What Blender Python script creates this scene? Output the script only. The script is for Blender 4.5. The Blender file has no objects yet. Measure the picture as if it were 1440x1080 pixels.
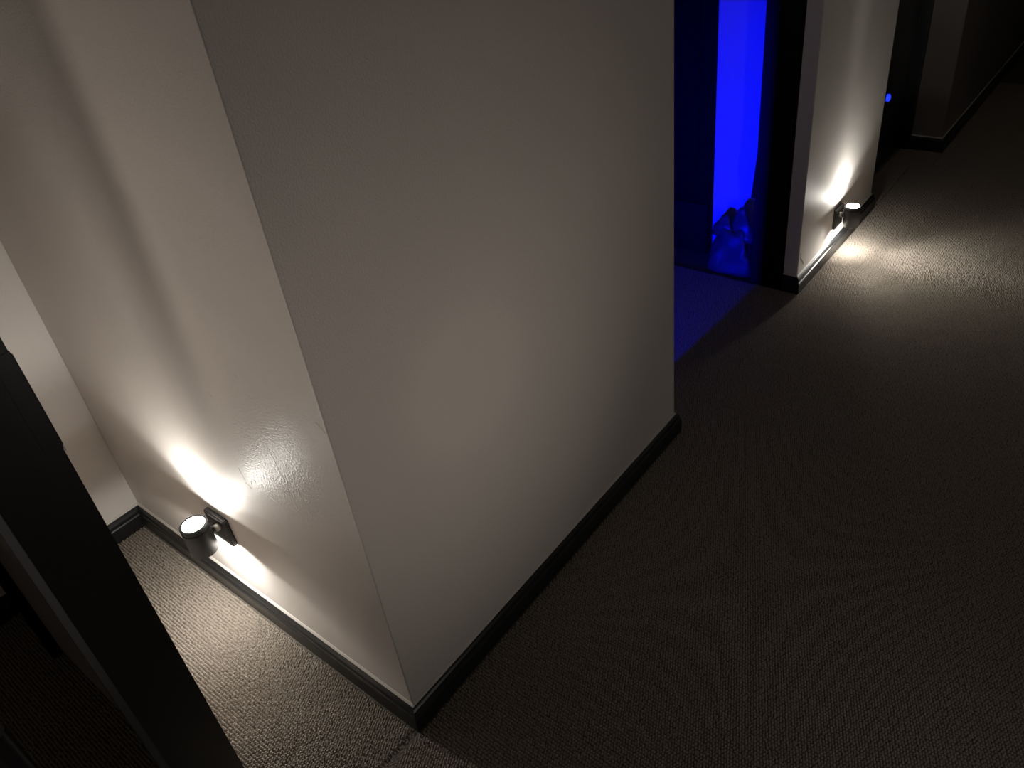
import bpy, bmesh, math, random
import numpy as np
from mathutils import Matrix, Vector

random.seed(7); rng = np.random.default_rng(7)
C = bpy.context.scene.collection
scn = bpy.context.scene

# ------------------------------------------------------------------ camera
# world: X runs along the hall wall, Y goes back into the alcove, Z up; metres
CAM_R = ((0.6035516482, -0.7909477902, -0.1006330022),      # rows: image right, image down, view direction
         (-0.4917638681, -0.2699262013, -0.8278334035),
         (0.6276095171, 0.5491278896, -0.5518739484))
cam_d = bpy.data.cameras.new('camera'); cam = bpy.data.objects.new('camera', cam_d); C.objects.link(cam)
r, dn, fw = (Vector(v) for v in CAM_R)
M4 = Matrix((r, -dn, -fw)).transposed().to_4x4(); M4.translation = Vector((-0.49277, -0.85510, 1.5))
cam.matrix_world = M4
cam_d.sensor_fit = 'HORIZONTAL'; cam_d.sensor_width = 36.0
cam_d.lens = 36.0 * 1104.228 / 1440.0
cam_d.shift_x = -25.674 / 1440.0; cam_d.shift_y = -51.740 / 1440.0
cam_d.clip_start = 0.02; cam_d.clip_end = 100
scn.camera = cam

# ------------------------------------------------------------------ world, exposure
w = bpy.data.worlds.new('night'); scn.world = w; w.use_nodes = True
w.node_tree.nodes['Background'].inputs[0].default_value = (0.001, 0.001, 0.0012, 1)
w.node_tree.nodes['Background'].inputs[1].default_value = 0.3
scn.view_settings.view_transform = 'Standard'; scn.view_settings.look = 'None'
scn.view_settings.exposure = 0.0; scn.view_settings.gamma = 1.0
scn.view_settings.use_curve_mapping = False

LENS_UP, LENS_DOWN = 80.0, 60.0          # emission of the two lenses of each wall spotlight
BEAM_UP, BEAM_DOWN, CORE = 4.4, 3.0, 30.0              # watts of the up and down beams and of the added core beam
POOL, SIDE = 7.0, 19.5                    # watts of two added, unseen lamps: tilted spotlight across the hall, bowl lamp at its near end
WARM = (1.0, 0.975, 0.91)

# ------------------------------------------------------------------ materials
def nt(name):
    m = bpy.data.materials.new(name); m.use_nodes = True
    return m, m.node_tree, m.node_tree.nodes['Principled BSDF']
def noise_bump(t, b, scale, strength, dist, detail=3.0, coord='Object', prev=None, tex='NOISE'):
    N, L = t.nodes, t.links
    tc = N.new('ShaderNodeTexCoord')
    n = N.new('ShaderNodeTexNoise'); n.inputs['Scale'].default_value = scale; n.inputs['Detail'].default_value = detail
    L.new(tc.outputs[coord], n.inputs['Vector'])
    bp = N.new('ShaderNodeBump'); bp.inputs['Strength'].default_value = strength; bp.inputs['Distance'].default_value = dist
    L.new(n.outputs['Fac'], bp.inputs['Height'])
    if prev: L.new(prev.outputs[0], bp.inputs['Normal'])
    L.new(bp.outputs[0], b.inputs['Normal'])
    return bp, n, tc
def plain(name, col, rough=0.5, metal=0.0, bump=None, spec=0.5):
    m, t, b = nt(name)
    b.inputs['Base Color'].default_value = (*col, 1); b.inputs['Roughness'].default_value = rough
    b.inputs['Metallic'].default_value = metal; b.inputs['Specular IOR Level'].default_value = spec
    if bump: noise_bump(t, b, *bump)
    return m
def paint(name, col, patch=False):
    m, t, b = nt(name); N, L = t.nodes, t.links
    bp, n, tc = noise_bump(t, b, 300.0, 0.55, 0.0011, 2.0)
    bp2, n2, _ = noise_bump(t, b, 9.0, 0.25, 0.004, 3.0, prev=bp)
    # faint mottling of the emulsion
    n3 = N.new('ShaderNodeTexNoise'); n3.inputs['Scale'].default_value = 3.0; n3.inputs['Detail'].default_value = 4
    L.new(tc.outputs['Object'], n3.inputs['Vector'])
    mx = N.new('ShaderNodeMix'); mx.data_type = 'RGBA'
    mx.inputs[6].default_value = (*[c * 0.95 for c in col], 1); mx.inputs[7].default_value = (*[c * 1.04 for c in col], 1)
    L.new(n3.outputs['Fac'], mx.inputs[0]); L.new(mx.outputs[2], b.inputs['Base Color'])
    b.inputs['Roughness'].default_value = 0.58; b.inputs['Specular IOR Level'].default_value = 0.04
    if patch:     # the lamp's reflection built into the finish: rougher roller stipple and glossier film, with a soft irregular rim
        sep = N.new('ShaderNodeSeparateXYZ'); L.new(tc.outputs['Object'], sep.inputs[0])
        def sub(o, v, s):
            a = N.new('ShaderNodeMath'); a.operation = 'SUBTRACT'; a.inputs[1].default_value = v; L.new(o, a.inputs[0])
            d = N.new('ShaderNodeMath'); d.operation = 'DIVIDE'; d.inputs[1].default_value = s; L.new(a.outputs[0], d.inputs[0])
            p = N.new('ShaderNodeMath'); p.operation = 'POWER'; p.inputs[1].default_value = 2; L.new(d.outputs[0], p.inputs[0]); return p
        # tilt the patch: y + 0.0, z
        py = sub(sep.outputs['Y'], 0.20, 0.15); pz = sub(sep.outputs['Z'], 0.62, 0.20)
        ad = N.new('ShaderNodeMath'); ad.operation = 'ADD'; L.new(py.outputs[0], ad.inputs[0]); L.new(pz.outputs[0], ad.inputs[1])
        nw = N.new('ShaderNodeTexNoise'); nw.inputs['Scale'].default_value = 14; L.new(tc.outputs['Object'], nw.inputs['Vector'])
        ad2 = N.new('ShaderNodeMath'); ad2.operation = 'ADD'; L.new(ad.outputs[0], ad2.inputs[0]); L.new(nw.outputs['Fac'], ad2.inputs[1])
        mr = N.new('ShaderNodeMapRange'); mr.inputs['From Min'].default_value = 1.7; mr.inputs['From Max'].default_value = 0.8
        L.new(ad2.outputs[0], mr.inputs['Value'])
        n4 = N.new('ShaderNodeTexNoise'); n4.inputs['Scale'].default_value = 150; n4.inputs['Detail'].default_value = 3
        L.new(tc.outputs['Object'], n4.inputs['Vector'])
        bp4 = N.new('ShaderNodeBump'); bp4.inputs['Distance'].default_value = 0.0016
        ml = N.new('ShaderNodeMath'); ml.operation = 'MULTIPLY'; ml.inputs[1].default_value = 0.7; L.new(mr.outputs[0], ml.inputs[0])
        L.new(ml.outputs[0], bp4.inputs['Strength']); L.new(n4.outputs['Fac'], bp4.inputs['Height'])
        L.new(bp2.outputs[0], bp4.inputs['Normal']); L.new(bp4.outputs[0], b.inputs['Normal'])
        rr = N.new('ShaderNodeMapRange'); rr.inputs['To Min'].default_value = 0.58; rr.inputs['To Max'].default_value = 0.45
        L.new(mr.outputs[0], rr.inputs['Value']); L.new(rr.outputs[0], b.inputs['Roughness'])
    return m
def emitter(name, col, strength):
    m, t, b = nt(name); b.inputs['Base Color'].default_value = (0.8, 0.8, 0.8, 1)
    b.inputs['Emission Color'].default_value = (*col, 1); b.inputs['Emission Strength'].default_value = strength
    return m
def carpet_mat(name, col, bump):
    m, t, b = nt(name); N, L = t.nodes, t.links
    tc = N.new('ShaderNodeTexCoord')
    n = N.new('ShaderNodeTexNoise'); n.inputs['Scale'].default_value = 160; n.inputs['Detail'].default_value = 3
    L.new(tc.outputs['Object'], n.inputs['Vector'])
    mx = N.new('ShaderNodeMix'); mx.data_type = 'RGBA'
    mx.inputs[6].default_value = (*[c * 0.62 for c in col], 1); mx.inputs[7].default_value = (*[c * 1.3 for c in col], 1)
    L.new(n.outputs['Fac'], mx.inputs[0]); L.new(mx.outputs[2], b.inputs['Base Color'])
    b.inputs['Roughness'].default_value = 0.95; b.inputs['Specular IOR Level'].default_value = 0.1
    b.inputs['Sheen Weight'].default_value = 0.0
    if bump:
        v = N.new('ShaderNodeTexVoronoi'); v.inputs['Scale'].default_value = 190; L.new(tc.outputs['Object'], v.inputs['Vector'])
        bp = N.new('ShaderNodeBump'); bp.invert = True; bp.inputs['Strength'].default_value = 0.6; bp.inputs['Distance'].default_value = 0.004
        L.new(v.outputs['Distance'], bp.inputs['Height']); L.new(bp.outputs[0], b.inputs['Normal'])
    return m
PCOL = (0.72, 0.67, 0.63)
MAT = dict(
    paint=paint('wall_paint', PCOL), paint_patch=paint('wall_paint_sheen_spot', PCOL, True),
    paint_dimmed=paint('dimmed_wall_paint', (0.20, 0.18, 0.165)),  # wall paint with the far wall's dimness put into its colour
    paint_mid=paint('toned_down_wall_paint', (0.40, 0.365, 0.335)),  # wall paint toned down to cut bounce light in the alcove
    ceil=plain('ceiling_white', (0.72, 0.70, 0.67), 0.9),
    black=plain('black_gloss_paint', (0.006, 0.006, 0.0068), 0.30, bump=(60.0, 0.08, 0.001)),
    board=plain('black_skirting_paint', (0.016, 0.016, 0.017), 0.30, bump=(45.0, 0.10, 0.001)),
    lit_edge=plain('lit_paint_edge', (0.66, 0.62, 0.57), 0.6),
    metal=plain('matt_grey_metal', (0.045, 0.045, 0.048), 0.42, 0.3),
    knob=plain('pale_grey_metal', (0.45, 0.43, 0.41), 0.4, 0.2),
    steel=plain('brushed_steel', (0.55, 0.55, 0.55), 0.25, 1.0),
    darkgrey=plain('dark_grey_finish', (0.06, 0.06, 0.065), 0.5),
    scuff=plain('raised_paint', (0.80, 0.76, 0.70), 0.3),
    brown=plain('dark_brown_board', (0.003, 0.0025, 0.0022), 0.7, spec=0.1, bump=(30.0, 0.1, 0.001)),
    blackmatt=plain('matt_black', (0.004, 0.004, 0.004), 0.6, spec=0.15),
    bag=plain('white_plastic_film', (0.06, 0.06, 0.065), 0.4, bump=(40.0, 0.4, 0.004)),
    lens_up=emitter('lit_lens_up', WARM, LENS_UP), lens_dn=emitter('lit_lens_down', WARM, LENS_DOWN),
    diffuser=emitter('lit_diffuser', (1.0, 0.88, 0.77), 0.6),
    led=emitter('blue_led', (0.0, 0.02, 1.0), 1.6),
    carpet=carpet_mat('carpet_ground', (0.15, 0.13, 0.108), True),  # ground darkened to put shade between the loops
    pile=carpet_mat('carpet_loops', (0.345, 0.298, 0.250), False),
)

# ------------------------------------------------------------------ helpers
def obj(name, bm, mat, parent=None, smooth=False):
    me = bpy.data.meshes.new(name); bm.normal_update(); bm.to_mesh(me); bm.free()
    me.materials.append(MAT[mat] if isinstance(mat, str) else mat)
    if smooth:
        for p in me.polygons: p.use_smooth = True
    o = bpy.data.objects.new(name, me); C.objects.link(o)
    if parent: o.parent = parent
    return o
def boxbm(lo, hi, bevel=0.0, seg=2):
    bm = bmesh.new(); bmesh.ops.create_cube(bm, size=1)
    c = [(a + b) / 2 for a, b in zip(lo, hi)]; s = [b - a for a, b in zip(lo, hi)]
    for v in bm.verts: v.co = Vector([v.co[i] * s[i] + c[i] for i in range(3)])
    if bevel: bmesh.ops.bevel(bm, geom=bm.edges[:], offset=bevel, segments=seg, affect='EDGES')
    return bm
def lathe(profile, n=40, axis='Z', cap=True):
    """profile: list of (radius, height)"""
    bm = bmesh.new(); rings = []
    for rad, h in profile:
        rings.append([bm.verts.new((rad * math.cos(2 * math.pi * i / n), rad * math.sin(2 * math.pi * i / n), h)) for i in range(n)])
    for a, b in zip(rings, rings[1:]):
        for i in range(n): bm.faces.new((a[i], a[(i + 1) % n], b[(i + 1) % n], b[i]))
    if cap:
        bm.faces.new(rings[0][::-1]); bm.faces.new(rings[-1])
    if axis == 'Y':
        bmesh.ops.rotate(bm, verts=bm.verts, cent=(0, 0, 0), matrix=Matrix.Rotation(math.radians(90), 3, 'X'))
    return bm
def shift(bm, v): bmesh.ops.translate(bm, verts=bm.verts, vec=v); return bm
def struct(o): o['kind'] = 'structure'; return o
def tag(o, label, cat, group=None):
    o['label'] = label; o['category'] = cat
    if group: o['group'] = group
    return o
def empty(name, loc, rz=0.0):
    o = bpy.data.objects.new(name, None); C.objects.link(o); o.location = loc; o.rotation_euler = (0, 0, rz)
    o.empty_display_size = 0.05; return o
def tube(pts, rad, n=8):
    bm = bmesh.new(); rings = []
    P = [Vector(p) for p in pts]
    for i, p in enumerate(P):
        d = (P[min(i + 1, len(P) - 1)] - P[max(i - 1, 0)]).normalized()
        a = d.cross(Vector((0, 0, 1)));  a = a.normalized() if a.length > 1e-4 else Vector((1, 0, 0))
        b = d.cross(a); rr = rad[i] if isinstance(rad, (list, tuple)) else rad
        rings.append([bm.verts.new(p + (a * math.cos(2 * math.pi * k / n) + b * math.sin(2 * math.pi * k / n)) * rr) for k in range(n)])
    for a, b in zip(rings, rings[1:]):
        for k in range(n): bm.faces.new((a[k], a[(k + 1) % n], b[(k + 1) % n], b[k]))
    bm.faces.new(rings[0][::-1]); bm.faces.new(rings[-1]); bmesh.ops.recalc_face_normals(bm, faces=bm.faces)
    return bm

# ------------------------------------------------------------------ the shell
YA, XB, XC, XD, WT, ZC = 1.0644, 1.0678, 1.9674, 2.7653, 0.16, 2.42
HB, TB = 0.0637, 0.0158                        # baseboard height and thickness
def wall(name, lo, hi, mat='paint', bevel=0.0025):
    return struct(obj(name, boxbm(lo, hi, bevel), mat))
floor = struct(obj('floor', boxbm((-1.75, -1.5, -0.12), (7.0, 3.1, 0.0)), 'carpet'))
struct(obj('ceiling', boxbm((-1.75, -1.5, ZC), (7.0, 3.1, ZC + 0.1)), 'ceil'))
def prism(name, plan, mat='paint'):
    bm = bmesh.new(); lo = [bm.verts.new((x, y, 0)) for x, y in plan]; hi = [bm.verts.new((x, y, ZC)) for x, y in plan]
    m = len(plan)
    for j in range(m): bm.faces.new((lo[j], lo[(j + 1) % m], hi[(j + 1) % m], hi[j]))
    bm.faces.new(lo[::-1]); bm.faces.new(hi); bmesh.ops.recalc_face_normals(bm, faces=bm.faces)
    return struct(obj(name, bm, mat))
wside = prism('wall_alcove_side', [(0, 0), (0.115, WT), (0.115, YA + 0.1), (0, YA + 0.1)], 'paint_patch')
wall('wall_alcove_back', (-1.65, YA, 0), (0.0, YA + 0.1, ZC))
wfront = prism('wall_front', [(0, 0), (XB, 0), (XB, WT), (0.115, WT)])
obj('corner_bead', tube([(0.0008, 0.0008, HB), (0.0008, 0.0008, ZC)], 0.0013, 12), 'paint', wfront, True)
w2 = wall('wall_middle', (XC, 0, 0), (XD, WT, ZC))
wall('wall_far', (3.52, -0.085, 0), (6.9, WT, ZC), 'paint_dimmed')
wall('wall_opposite', (-1.65, -1.45, 0), (6.9, -1.35, ZC))
wall('wall_left', (-1.75, -1.45, 0), (-1.65, YA + 0.1, ZC))
wall('wall_end', (6.9, -1.45, 0), (7.0, 3.1, ZC))
wall('wall_room_side', (2.1, WT, 0), (2.2, 3.0, ZC))
wall('wall_room_back', (0.115, 3.0, 0), (6.9, 3.1, ZC))
wall('wall_room_left', (0.0, YA + 0.1, 0), (0.115, 3.1, ZC))

PROFILE = [(0.0, 0.0), (TB, 0.0), (TB, 0.040), (TB - 0.0015, 0.0435), (TB - 0.0045, 0.0455), (TB - 0.0045, 0.0475),
           (TB - 0.0035, 0.0515), (TB - 0.0050, 0.0565), (TB - 0.0085, 0.0605), (TB - 0.0105, 0.0622), (TB - 0.0110, HB), (0.0, HB)]
LIT_EDGE = [(0.0, HB - 0.0006), (TB - 0.0108, HB - 0.0006), (0.0034, HB + 0.0016), (0.0012, HB + 0.0042), (0.0, HB + 0.0046)]  # pale bead drawn as the lit paint edge above the skirting
def skirting(path, names):
    """baseboards along a polyline in plan, one object for each run, mitred; the room lies on the right of the path"""
    P = [Vector(p) for p in path]; n = len(P)
    d = [(P[i + 1] - P[i]).normalized() for i in range(n - 1)]
    nr = [Vector((v.y, -v.x)) for v in d]
    off = []
    for i in range(n):
        if i == 0: off.append(nr[0])
        elif i == n - 1: off.append(nr[-1])
        else:
            s = nr[i - 1] + nr[i]; off.append(s / (1 + nr[i - 1].dot(nr[i])))
    for i, nm in enumerate(names):
        for k, (prof, mat) in enumerate(((PROFILE, 'board'), (LIT_EDGE, 'lit_edge'))):
            bm = bmesh.new(); R0 = []; R1 = []
            for u, z in prof:
                a = P[i] + off[i] * u; b = P[i + 1] + off[i + 1] * u
                R0.append(bm.verts.new((a.x, a.y, z))); R1.append(bm.verts.new((b.x, b.y, z)))
            m = len(prof)
            for j in range(m): bm.faces.new((R0[j], R0[(j + 1) % m], R1[(j + 1) % m], R1[j]))
            bm.faces.new(R0[::-1]); bm.faces.new(R1); bmesh.ops.recalc_face_normals(bm, faces=bm.faces)
            if k == 0: base = struct(obj(nm, bm, mat))
            else: obj('lit_edge_strip', bm, mat, base)
skirting([(-1.65, YA), (0, YA), (0, 0), (XB, 0), (XB, 0.05)],
         ['baseboard_alcove_back', 'baseboard_alcove_side', 'baseboard_front', 'baseboard_front_return'])
skirting([(XC, 0.05), (XC, 0), (XD, 0), (XD, 0.05)], ['baseboard_middle_return', 'baseboard_middle', 'baseboard_middle_end'])
skirting([(3.52, 0.05), (3.52, -0.085), (6.9, -0.085)], ['baseboard_far_return', 'baseboard_far'])
skirting([(2.1, 0.39), (2.1, WT)], ['baseboard_room_side'])

# raised drips and scratches in the paint of the alcove side wall: (y, z) polylines
SCUFFS = [([(0.322, 0.505), (0.318, 0.520), (0.308, 0.527), (0.300, 0.524)], 0.0016), ([(0.350, 0.535), (0.344, 0.505)], 0.0010),
          ([(0.345, 0.500), (0.328, 0.492)], 0.0012), ([(0.292, 0.470), (0.279, 0.440), (0.274, 0.415)], 0.0006),
          ([(0.268, 0.500), (0.240, 0.497), (0.220, 0.506)], 0.0007), ([(0.205, 0.66), (0.190, 0.60), (0.180, 0.545), (0.176, 0.520)], 0.0007),
          ([(0.150, 0.58), (0.138, 0.525)], 0.0007), ([(0.022, 0.785), (0.010, 0.775), (0.003, 0.768)], 0.0010),
          ([(0.345, 0.72), (0.338, 0.712)], 0.0011), ([(0.225, 0.80), (0.215, 0.796)], 0.0009)]
for pts, rad in SCUFFS:
    obj('paint_scuff', tube([(rad * 0.2, y, z) for y, z in pts], rad * 0.45, 6), 'scuff', wside, True)
obj('paint_scuff', tube([(1.985, -0.0002, 0.150), (1.990, -0.0002, 0.128), (2.010, -0.0002, 0.108), (2.022, -0.0002, 0.090)], 0.0016, 6), 'scuff', w2, True)

# ------------------------------------------------------------------ black door surround beside the alcove
d1 = struct(obj('door_1', boxbm((-0.3825, 0.20, 0), (-0.2722, 0.24, 2.1), 0.0025), 'black'))          # lining board, end on
wall('wall_partition', (-0.350, 0.24, 0), (-0.2735, YA, ZC), 'paint_mid')  # stretched to the alcove back, unseen there, to keep light bouncing
obj('stop_post', boxbm((-0.372, 0.825, 0), (-0.3495, 0.85, 2.1), 0.002), 'blackmatt', d1)
obj('edge_strip', boxbm((-0.3850, 0.1985, 0), (-0.3735, 0.206, 2.1), 0.001), 'darkgrey', d1)  # paler strip along the near left edge of the lining
sp = obj('strike_plate', boxbm((-0.2960, 0.1990, 0.858), (-0.2717, 0.2008, 1.020), 0.0008), 'black', d1)
obj('plate_lip', boxbm((-0.2725, 0.1986, 0.864), (-0.2701, 0.216, 1.014), 0.0007), 'black', sp)
obj('lip_end', boxbm((-0.2728, 0.1986, 0.853), (-0.2704, 0.206, 0.864), 0.0010), 'knob', sp)

# doorway to the blue room: black lining on both sides, with a flared keep on the far side
d2 = struct(obj('door_2', boxbm((XC - 0.010, 0.050, 0), (XC + 0.004, 0.172, 2.1), 0.002), 'blackmatt'))
obj('lining_board', boxbm((XB - 0.004, 0.050, 0), (XB + 0.010, 0.172, 2.1), 0.002), 'black', d2)
bm = bmesh.new()
tri = [(0.172, 0.50), (0.186, 0.335), (0.172, 0.335)]
va = [bm.verts.new((XC - 0.008, y, z)) for y, z in tri]; vb = [bm.verts.new((XC + 0.020, y, z)) for y, z in tri]
for j in range(3): bm.faces.new((va[j], va[(j + 1) % 3], vb[(j + 1) % 3], vb[j]))
bm.faces.new(va[::-1]); bm.faces.new(vb); bmesh.ops.recalc_face_normals(bm, faces=bm.faces)
obj('flared_trim', bm, 'blackmatt', d2)
# closet door in the side wall of the blue room
d3 = struct(obj('door_3', boxbm((2.078, 0.396, 0.012), (2.10, 1.20, 2.0), 0.002), 'brown'))
obj('lower_panel', boxbm((2.070, 0.405, 0.012), (2.079, 1.19, 0.222), 0.002), 'blackmatt', d3)
obj('upper_panel', boxbm((2.073, 0.450, 0.30), (2.079, 1.14, 1.90), 0.002), 'brown', d3)
obj('handle', tube([(2.075, 0.50, 1.0), (2.045, 0.50, 1.0), (2.045, 0.50, 1.14), (2.075, 0.50, 1.14)], 0.006), 'metal', d3, True)
# closed black door in the next doorway along the hall
d4 = struct(obj('door_4', boxbm((XD + 0.03, 0.10, 0.006), (3.49, 0.14, 2.04), 0.002), 'black'))
obj('lining_board', boxbm((XD, 0.05, 0), (XD + 0.028, WT, 2.1), 0.002), 'black', d4)
obj('lining_board', boxbm((3.492, 0.05, 0), (3.52, WT, 2.1), 0.002), 'black', d4)
for z0, z1 in ((0.18, 0.88), (1.05, 1.90)): obj('door_panel', boxbm((XD + 0.15, 0.094, z0), (3.37, 0.101, z1), 0.003), 'black', d4)
obj('handle', tube([(3.43, 0.1, 1.0), (3.43, 0.05, 1.0), (3.32, 0.05, 1.0)], 0.008), 'metal', d4, True)

# ------------------------------------------------------------------ wall spotlights (local: wall at y=0, room at -y, origin = plate centre)
def spot(name, parent, loc, power, angle, blend, up, rad, col=WARM, lean=0.0, turn=0.0):
    l = bpy.data.lights.new(name, 'SPOT'); l.energy = power; l.spot_size = math.radians(angle); l.spot_blend = blend
    l.color = col; l.shadow_soft_size = rad
    o = bpy.data.objects.new(name, l); C.objects.link(o); o.parent = parent
    o.matrix_basis = Matrix.Translation(loc) @ Matrix.Rotation(turn, 4, 'Z') @ Matrix.Rotation((math.pi if up else 0.0) + lean, 4, 'X')
    return o
def spotlight(loc, rz, label, tilt=0.0, throw=0.0, power=0.0, cone=62, soft=0.02, pan=0.0, turns=(), knob_x=-0.013):
    t = empty('wall_spotlight', loc, rz)
    tag(t, label, 'wall light', 'cylinder spotlights low on the walls')
    S = 0.0785 / 2; cy, cz, hl, R = -0.0555, 0.0135, 0.040, 0.0300
    if tilt: cy = -0.070
    pl = obj('back_plate', boxbm((-S, -0.012, -S), (S, 0.0005, S), 0.0022, 3), 'metal', t)
    obj('bevel_glint', boxbm((-S * 0.55, -0.0128, S - 0.006), (S * 0.55, -0.0118, S - 0.0035), 0.0003), 'knob', pl)  # pale strip painting in the highlight on the plate's top bevel
    obj('arm', shift(lathe([(0.008, 0.010), (0.008, -cy - 0.024)], 20, 'Y'), (0, 0, cz - 0.004)), 'metal', t, True)
    # pivot knob sits on the plate, beside the arm
    obj('pivot_knob', shift(lathe([(0.0078, 0.0), (0.0088, 0.0012), (0.0088, 0.010), (0.0070, 0.0118)], 24, 'Y'), (knob_x, -0.012, cz + 0.004)), 'knob', t, True)
    h = obj('housing', shift(lathe([(R - 0.0055, hl - 0.003), (R - 0.0055, hl), (R - 0.0012, hl), (R, hl - 0.0012), (R, -hl + 0.0012), (R - 0.0012, -hl), (R - 0.0045, -hl), (R - 0.0045, -hl + 0.009)], 56),
                                (0, cy, cz)), 'metal', t)
    for p in h.data.polygons: p.use_smooth = abs(p.normal.z) < 0.5
    obj('groove_ring', shift(lathe([(R + 0.0006, -0.0012), (R + 0.0006, 0.0012)], 56), (0, cy, cz + hl - 0.012)), 'blackmatt', h, True)
    mv = [h, obj('lens', shift(lathe([(0.0245, 0.0), (0.0245, 0.0008), (0.012, 0.0012)], 40), (0, cy, cz + hl - 0.0018)), 'lens_up', t)]
    if tilt:
        mv.append(spot('beam', t, (0, cy, cz + hl + 0.001), power, cone, 1.0, True, soft, (1.0, 0.89, 0.77)))
        mv.append(obj('back_cap', shift(lathe([(0.0255, -hl), (0.0255, -hl + 0.012)], 40), (0, cy, cz)), 'metal', t))
    else:
        obj('lens', shift(lathe([(0.012, -0.0012), (0.0250, -0.0008), (0.0250, 0.0)], 40), (0, cy, cz - hl + 0.009)), 'lens_dn', t)
        spot('beam_up', t, (0, cy, cz + hl + 0.001), BEAM_UP, 152, 0.35, True, 0.016)
        spot('beam_spill', t, (0, cy, cz + hl + 0.001), 0.9, 178, 0.08, True, 0.016)
        spot('beam_core', t, (0, cy, cz + hl + 0.001), CORE, 44, 1.0, True, 0.012, lean=math.radians(14))  # extra beam leaning off the wall, added to lift bounce light
        for turn in turns:
            spot('beam_out', t, (0, cy, cz - hl - 0.001), throw, 104, 1.0, False, 0.012, lean=math.radians(-94), turn=math.radians(turn))  # extra near-level beams added to spread the pool on the floor
        spot('beam_down', t, (0, cy, cz - hl - 0.001), BEAM_DOWN * (0.65 if len(turns) > 1 else 0.9), 174, 0.2, False, 0.016)
    if tilt:
        c = Vector((0, cy, cz)); Mt = Matrix.Translation(c) @ Matrix.Rotation(pan, 4, 'Z') @ Matrix.Rotation(tilt, 4, 'X') @ Matrix.Translation(-c)
        for o in mv: o.matrix_basis = Mt @ o.matrix_basis
    return t
spotlight((0.32, -1.35, 0.43), math.radians(180), 'added cylinder spotlight, out of view, tilted to light the front wall', math.radians(80), power=POOL, cone=66)  # unseen lamp added to throw a pool on the front wall
spotlight((0.0, 0.5500, 0.2665), math.radians(-90), 'grey cylinder spotlight on the side wall of the alcove, beside the black door surround', throw=6.0, turns=(62,), knob_x=0.014)
spotlight((2.3365, 0.0, 0.1435), 0.0, 'grey cylinder spotlight on the narrow wall between the two dark doorways', throw=10.5, turns=(-70, -30, 8))

# ------------------------------------------------------------------ things
# added bowl lamp, out of view, to lift the light on the alcove side wall
LQ = Vector((-1.42, -0.46, 0.55)); aim = Vector((0.0, 0.18, 1.0)) - LQ; q = aim.to_track_quat('-Z', 'Y')
t = empty('added_bowl_lamp', (LQ.x, LQ.y, 0.0)); tag(t, 'added bowl lamp, out of view, filling light onto the alcove side wall', 'lamp')
obj('base', lathe([(0.13, 0), (0.13, 0.014), (0.10, 0.020), (0.012, 0.026)], 40), 'blackmatt', t, True)
obj('pole', lathe([(0.010, 0.02), (0.010, LQ.z - 0.09)], 16), 'blackmatt', t, True)
hd = obj('bowl', lathe([(0.03, 0.10), (0.12, 0.07), (0.175, 0.0), (0.178, -0.02), (0.172, -0.02), (0.168, 0.0)], 48), 'blackmatt', t, True)
hd.matrix_basis = Matrix.Translation((0, 0, LQ.z)) @ q.to_matrix().to_4x4()
obj('diffuser', lathe([(0.168, -0.004), (0.168, 0.0)], 48), 'diffuser', hd)
l = bpy.data.lights.new('added_bowl_beam', 'SPOT'); l.color = (1.0, 0.88, 0.77); l.energy = SIDE; l.spot_size = math.radians(62); l.spot_blend = 1.0; l.shadow_soft_size = 0.17
o = bpy.data.objects.new('added_bowl_beam', l); C.objects.link(o); o.parent = t
o.matrix_basis = Matrix.Translation(Vector((0, 0, LQ.z)) + aim.normalized() * 0.02) @ q.to_matrix().to_4x4()

# slim black upright beside the door surround
t = empty('black_post', (-0.527, 0.20, 0.0)); tag(t, 'slim black upright post with a dull steel cap standing on the dark carpet', 'post')
obj('shaft', lathe([(0.05, 0.0), (0.05, 0.010), (0.022, 0.018), (0.018, 0.03), (0.018, 0.525)], 28), 'black', t, True)
obj('cap', lathe([(0.0185, 0.520), (0.0185, 0.528), (0.016, 0.535), (0.010, 0.538)], 28), 'darkgrey', t, True)

# indicator lamp on the closed black door
t = empty('indicator_light', (3.10, 0.094, 0.34)); tag(t, 'tiny blue indicator light glowing on the closed black door', 'indicator light')
obj('housing', boxbm((-0.03, -0.012, -0.04), (0.03, 0.001, 0.055), 0.003), 'blackmatt', t)
obj('led', shift(lathe([(0.016, 0.0), (0.016, 0.010), (0.008, 0.015)], 24, 'Y'), (0.006, -0.011, 0.022)), 'led', t, True)

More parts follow.
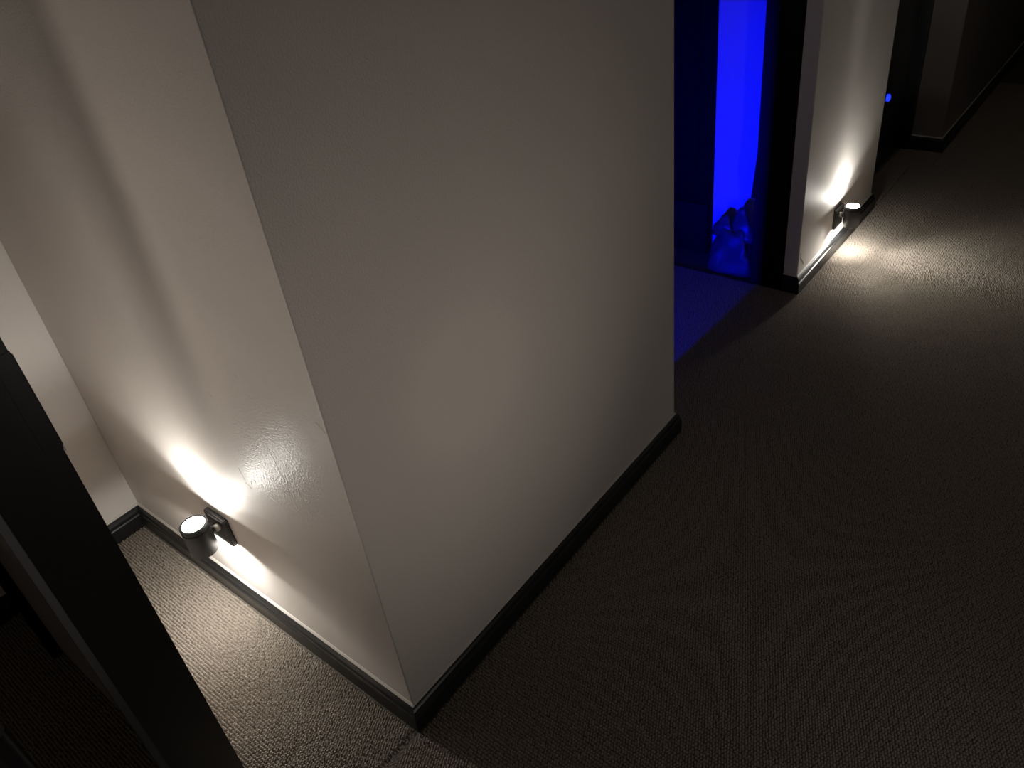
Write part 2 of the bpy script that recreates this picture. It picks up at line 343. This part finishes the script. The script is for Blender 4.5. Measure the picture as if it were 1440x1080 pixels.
# crumpled carrier bag on the floor of the blue room
def carrier_bag():
    t = empty('carrier_bag', (2.028, 0.275, 0.0)); tag(t, 'crumpled pale carrier bag with tall handles on the floor in blue light', 'bag')
    bm = bmesh.new(); nz, na = 12, 36; rings = []
    for i in range(nz + 1):
        f = i / nz; z = 0.165 * f
        hx = 0.052 * (1 - 0.72 * f ** 1.6); hy = 0.092 * (1 - 0.42 * f ** 1.2)
        ring = []
        for k in range(na):
            a = 2 * math.pi * k / na
            cx = math.copysign(abs(math.cos(a)) ** 0.6, math.cos(a)); sy = math.copysign(abs(math.sin(a)) ** 0.6, math.sin(a))
            wob = 1 + (0.16 * math.sin(3 * a + 5 * f) + 0.07 * math.sin(7 * a - 9 * f) + random.uniform(-.05, .05)) * (0.3 + 0.7 * f)
            ring.append(bm.verts.new((hx * cx * wob, hy * sy * wob, z + (0.010 * math.sin(5 * a + 1) * f if i else 0))))
        rings.append(ring)
    for a, b in zip(rings, rings[1:]):
        for k in range(na): bm.faces.new((a[k], a[(k + 1) % na], b[(k + 1) % na], b[k]))
    bm.faces.new(rings[0][::-1]); bm.faces.new(rings[-1])
    obj('body', bm, 'bag', t, True)
    for y0, top, lean in ((-0.035, 0.262, 0.010), (0.035, 0.215, 0.006)):
        bm = bmesh.new(); L = []
        for i in range(9):
            f = i / 8; z = 0.13 + (top - 0.13) * f; wd = 0.042 * (1 - f) ** 0.8 + 0.010; th = 0.012 * (1 - f) + 0.003
            yy = y0 + lean * math.sin(f * 3); xx = 0.006 * math.sin(f * 7 + y0 * 40)
            L.append([bm.verts.new((xx + th * math.cos(q) , yy + wd * math.sin(q) * (1 + 0.15 * math.sin(4 * q + 6 * f)), z)) for q in [2 * math.pi * k / 14 for k in range(14)]])
        for a, b in zip(L, L[1:]):
            for k in range(14): bm.faces.new((a[k], a[(k + 1) % 14], b[(k + 1) % 14], b[k]))
        bm.faces.new(L[0][::-1]); bm.faces.new(L[-1]); obj('handle', bm, 'bag', t, True)
carrier_bag()

# unseen lamp added behind the hall wall as source of the blue light on the side wall
LP = Vector((0.25, 0.197, 0.14))
t = empty('added_blue_lamp', (LP.x, LP.y, 0.0)); tag(t, 'small unseen lamp added behind the hall wall as source of the blue light', 'lamp')
obj('base', lathe([(0.034, 0), (0.034, 0.012), (0.012, 0.02)], 32), 'blackmatt', t, True)
obj('pole', lathe([(0.008, 0.015), (0.008, LP.z - 0.02)], 16), 'blackmatt', t, True)
aim = Vector((2.1, 0.27, 0.50)) - LP; q = aim.to_track_quat('-Z', 'Y')
hd = obj('head', lathe([(0.022, 0.09), (0.032, 0.06), (0.032, -0.02), (0.028, -0.02), (0.028, 0.0)], 32), 'blackmatt', t, True)
hd.location = (0, 0, LP.z); hd.rotation_euler = q.to_euler()
obj('lens', lathe([(0.028, -0.002), (0.028, 0.002)], 32), 'led', hd)
l = bpy.data.lights.new('blue_beam', 'SPOT'); l.color = (0.0, 0.003, 1.0); l.energy = 230; l.spot_size = math.radians(50); l.spot_blend = 1.0; l.shadow_soft_size = 0.02
o = bpy.data.objects.new('blue_beam', l); C.objects.link(o); o.parent = t; o.location = Vector((0, 0, LP.z)) + aim.normalized() * 0.03; o.rotation_euler = q.to_euler()

# ------------------------------------------------------------------ carpet loops (nobody could count them)
def carpet():
    dx, dy = 0.0066, 0.0060
    cells = []
    for x0, x1, y0, y1 in ((-0.66, 0.0 - TB, -0.0, YA - TB), (-0.66, 3.3, -1.04, -TB), (XB + 0.012, XC - 0.012, -0.02, 0.62), (-0.12, 3.3, -1.34, -1.04), (3.3, 4.7, -1.04, -0.085 - TB), (3.3, 3.5, -0.085 - TB, 0.09), (XD + 0.03, 3.3, -TB, 0.09)):
        nx, ny = int((x1 - x0) / dx), int((y1 - y0) / dy)
        gx, gy = np.meshgrid(np.arange(nx), np.arange(ny), indexing='ij')
        X = x0 + (gx + 0.5) * dx; Y = y0 + (gy + 0.5 * (gx % 2) + 0.25) * dy
        cells.append(np.stack([X.ravel(), Y.ravel()], 1))
    P = np.concatenate(cells)
    keep = ~((P[:, 0] > -0.385) & (P[:, 0] < -0.270) & (P[:, 1] > 0.198) & (P[:, 1] < 0.242))
    keep &= ~((P[:, 0] > -0.351) & (P[:, 0] < -0.272) & (P[:, 1] > 0.2))
    keep &= ~((np.hypot(P[:, 0] + 0.527, P[:, 1] - 0.20) < 0.055))
    P = P[keep]; n = len(P)
    P = P + rng.normal(0, 0.0005, P.shape)
    sx = dx * 0.47 * rng.uniform(0.85, 1.12, n); sy = dy * 0.50 * rng.uniform(0.85, 1.15, n); hz = 0.0042 * rng.uniform(0.7, 1.15, n)
    yaw = rng.normal(0, 0.18, n); c, s = np.cos(yaw), np.sin(yaw)
    base = np.array([(-1, -.45), (-1, .45), (0, 1.0), (1, .45), (1, -.45), (0, -1.0)])
    top = np.array([(-.30, -.45), (-.30, .45), (.30, .45), (.30, -.45)])
    allv = []
    for k in range(10):
        b = base[k] if k < 6 else top[k - 6]
        u, v = b[0] * sx, b[1] * sy
        allv.append(np.stack([P[:, 0] + u * c - v * s, P[:, 1] + u * s + v * c, (np.zeros(n) - 0.0004) if k < 6 else hz], 1))
    V = np.stack(allv, 1).reshape(-1, 3)
    quads = np.array([(0, 6, 7, 1), (1, 7, 8, 2), (2, 8, 3, 3), (3, 8, 9, 4), (4, 9, 6, 5), (5, 6, 0, 0), (6, 9, 8, 7)])
    tris = []
    for q in quads:
        tris.append((q[2], q[1], q[0]))
        if q[2] != q[3]: tris.append((q[3], q[2], q[0]))
    F = (np.array(tris)[None] + (np.arange(n) * 10)[:, None, None]).reshape(-1, 3)[:, ::-1]
    me = bpy.data.meshes.new('carpet_pile')
    me.vertices.add(len(V)); me.vertices.foreach_set('co', V.ravel().astype(np.float32))
    me.loops.add(F.size); me.loops.foreach_set('vertex_index', F.ravel().astype(np.int32))
    me.polygons.add(len(F)); me.polygons.foreach_set('loop_start', np.arange(0, F.size, 3, dtype=np.int32))
    me.polygons.foreach_set('use_smooth', np.ones(len(F), dtype=bool))
    me.update(calc_edges=True); me.validate()
    me.materials.append(MAT['pile'])
    o = bpy.data.objects.new('carpet_pile', me); C.objects.link(o); o['kind'] = 'stuff'
    tag(o, 'beige looped carpet pile covering the hall and alcove floor', 'carpet')
carpet()
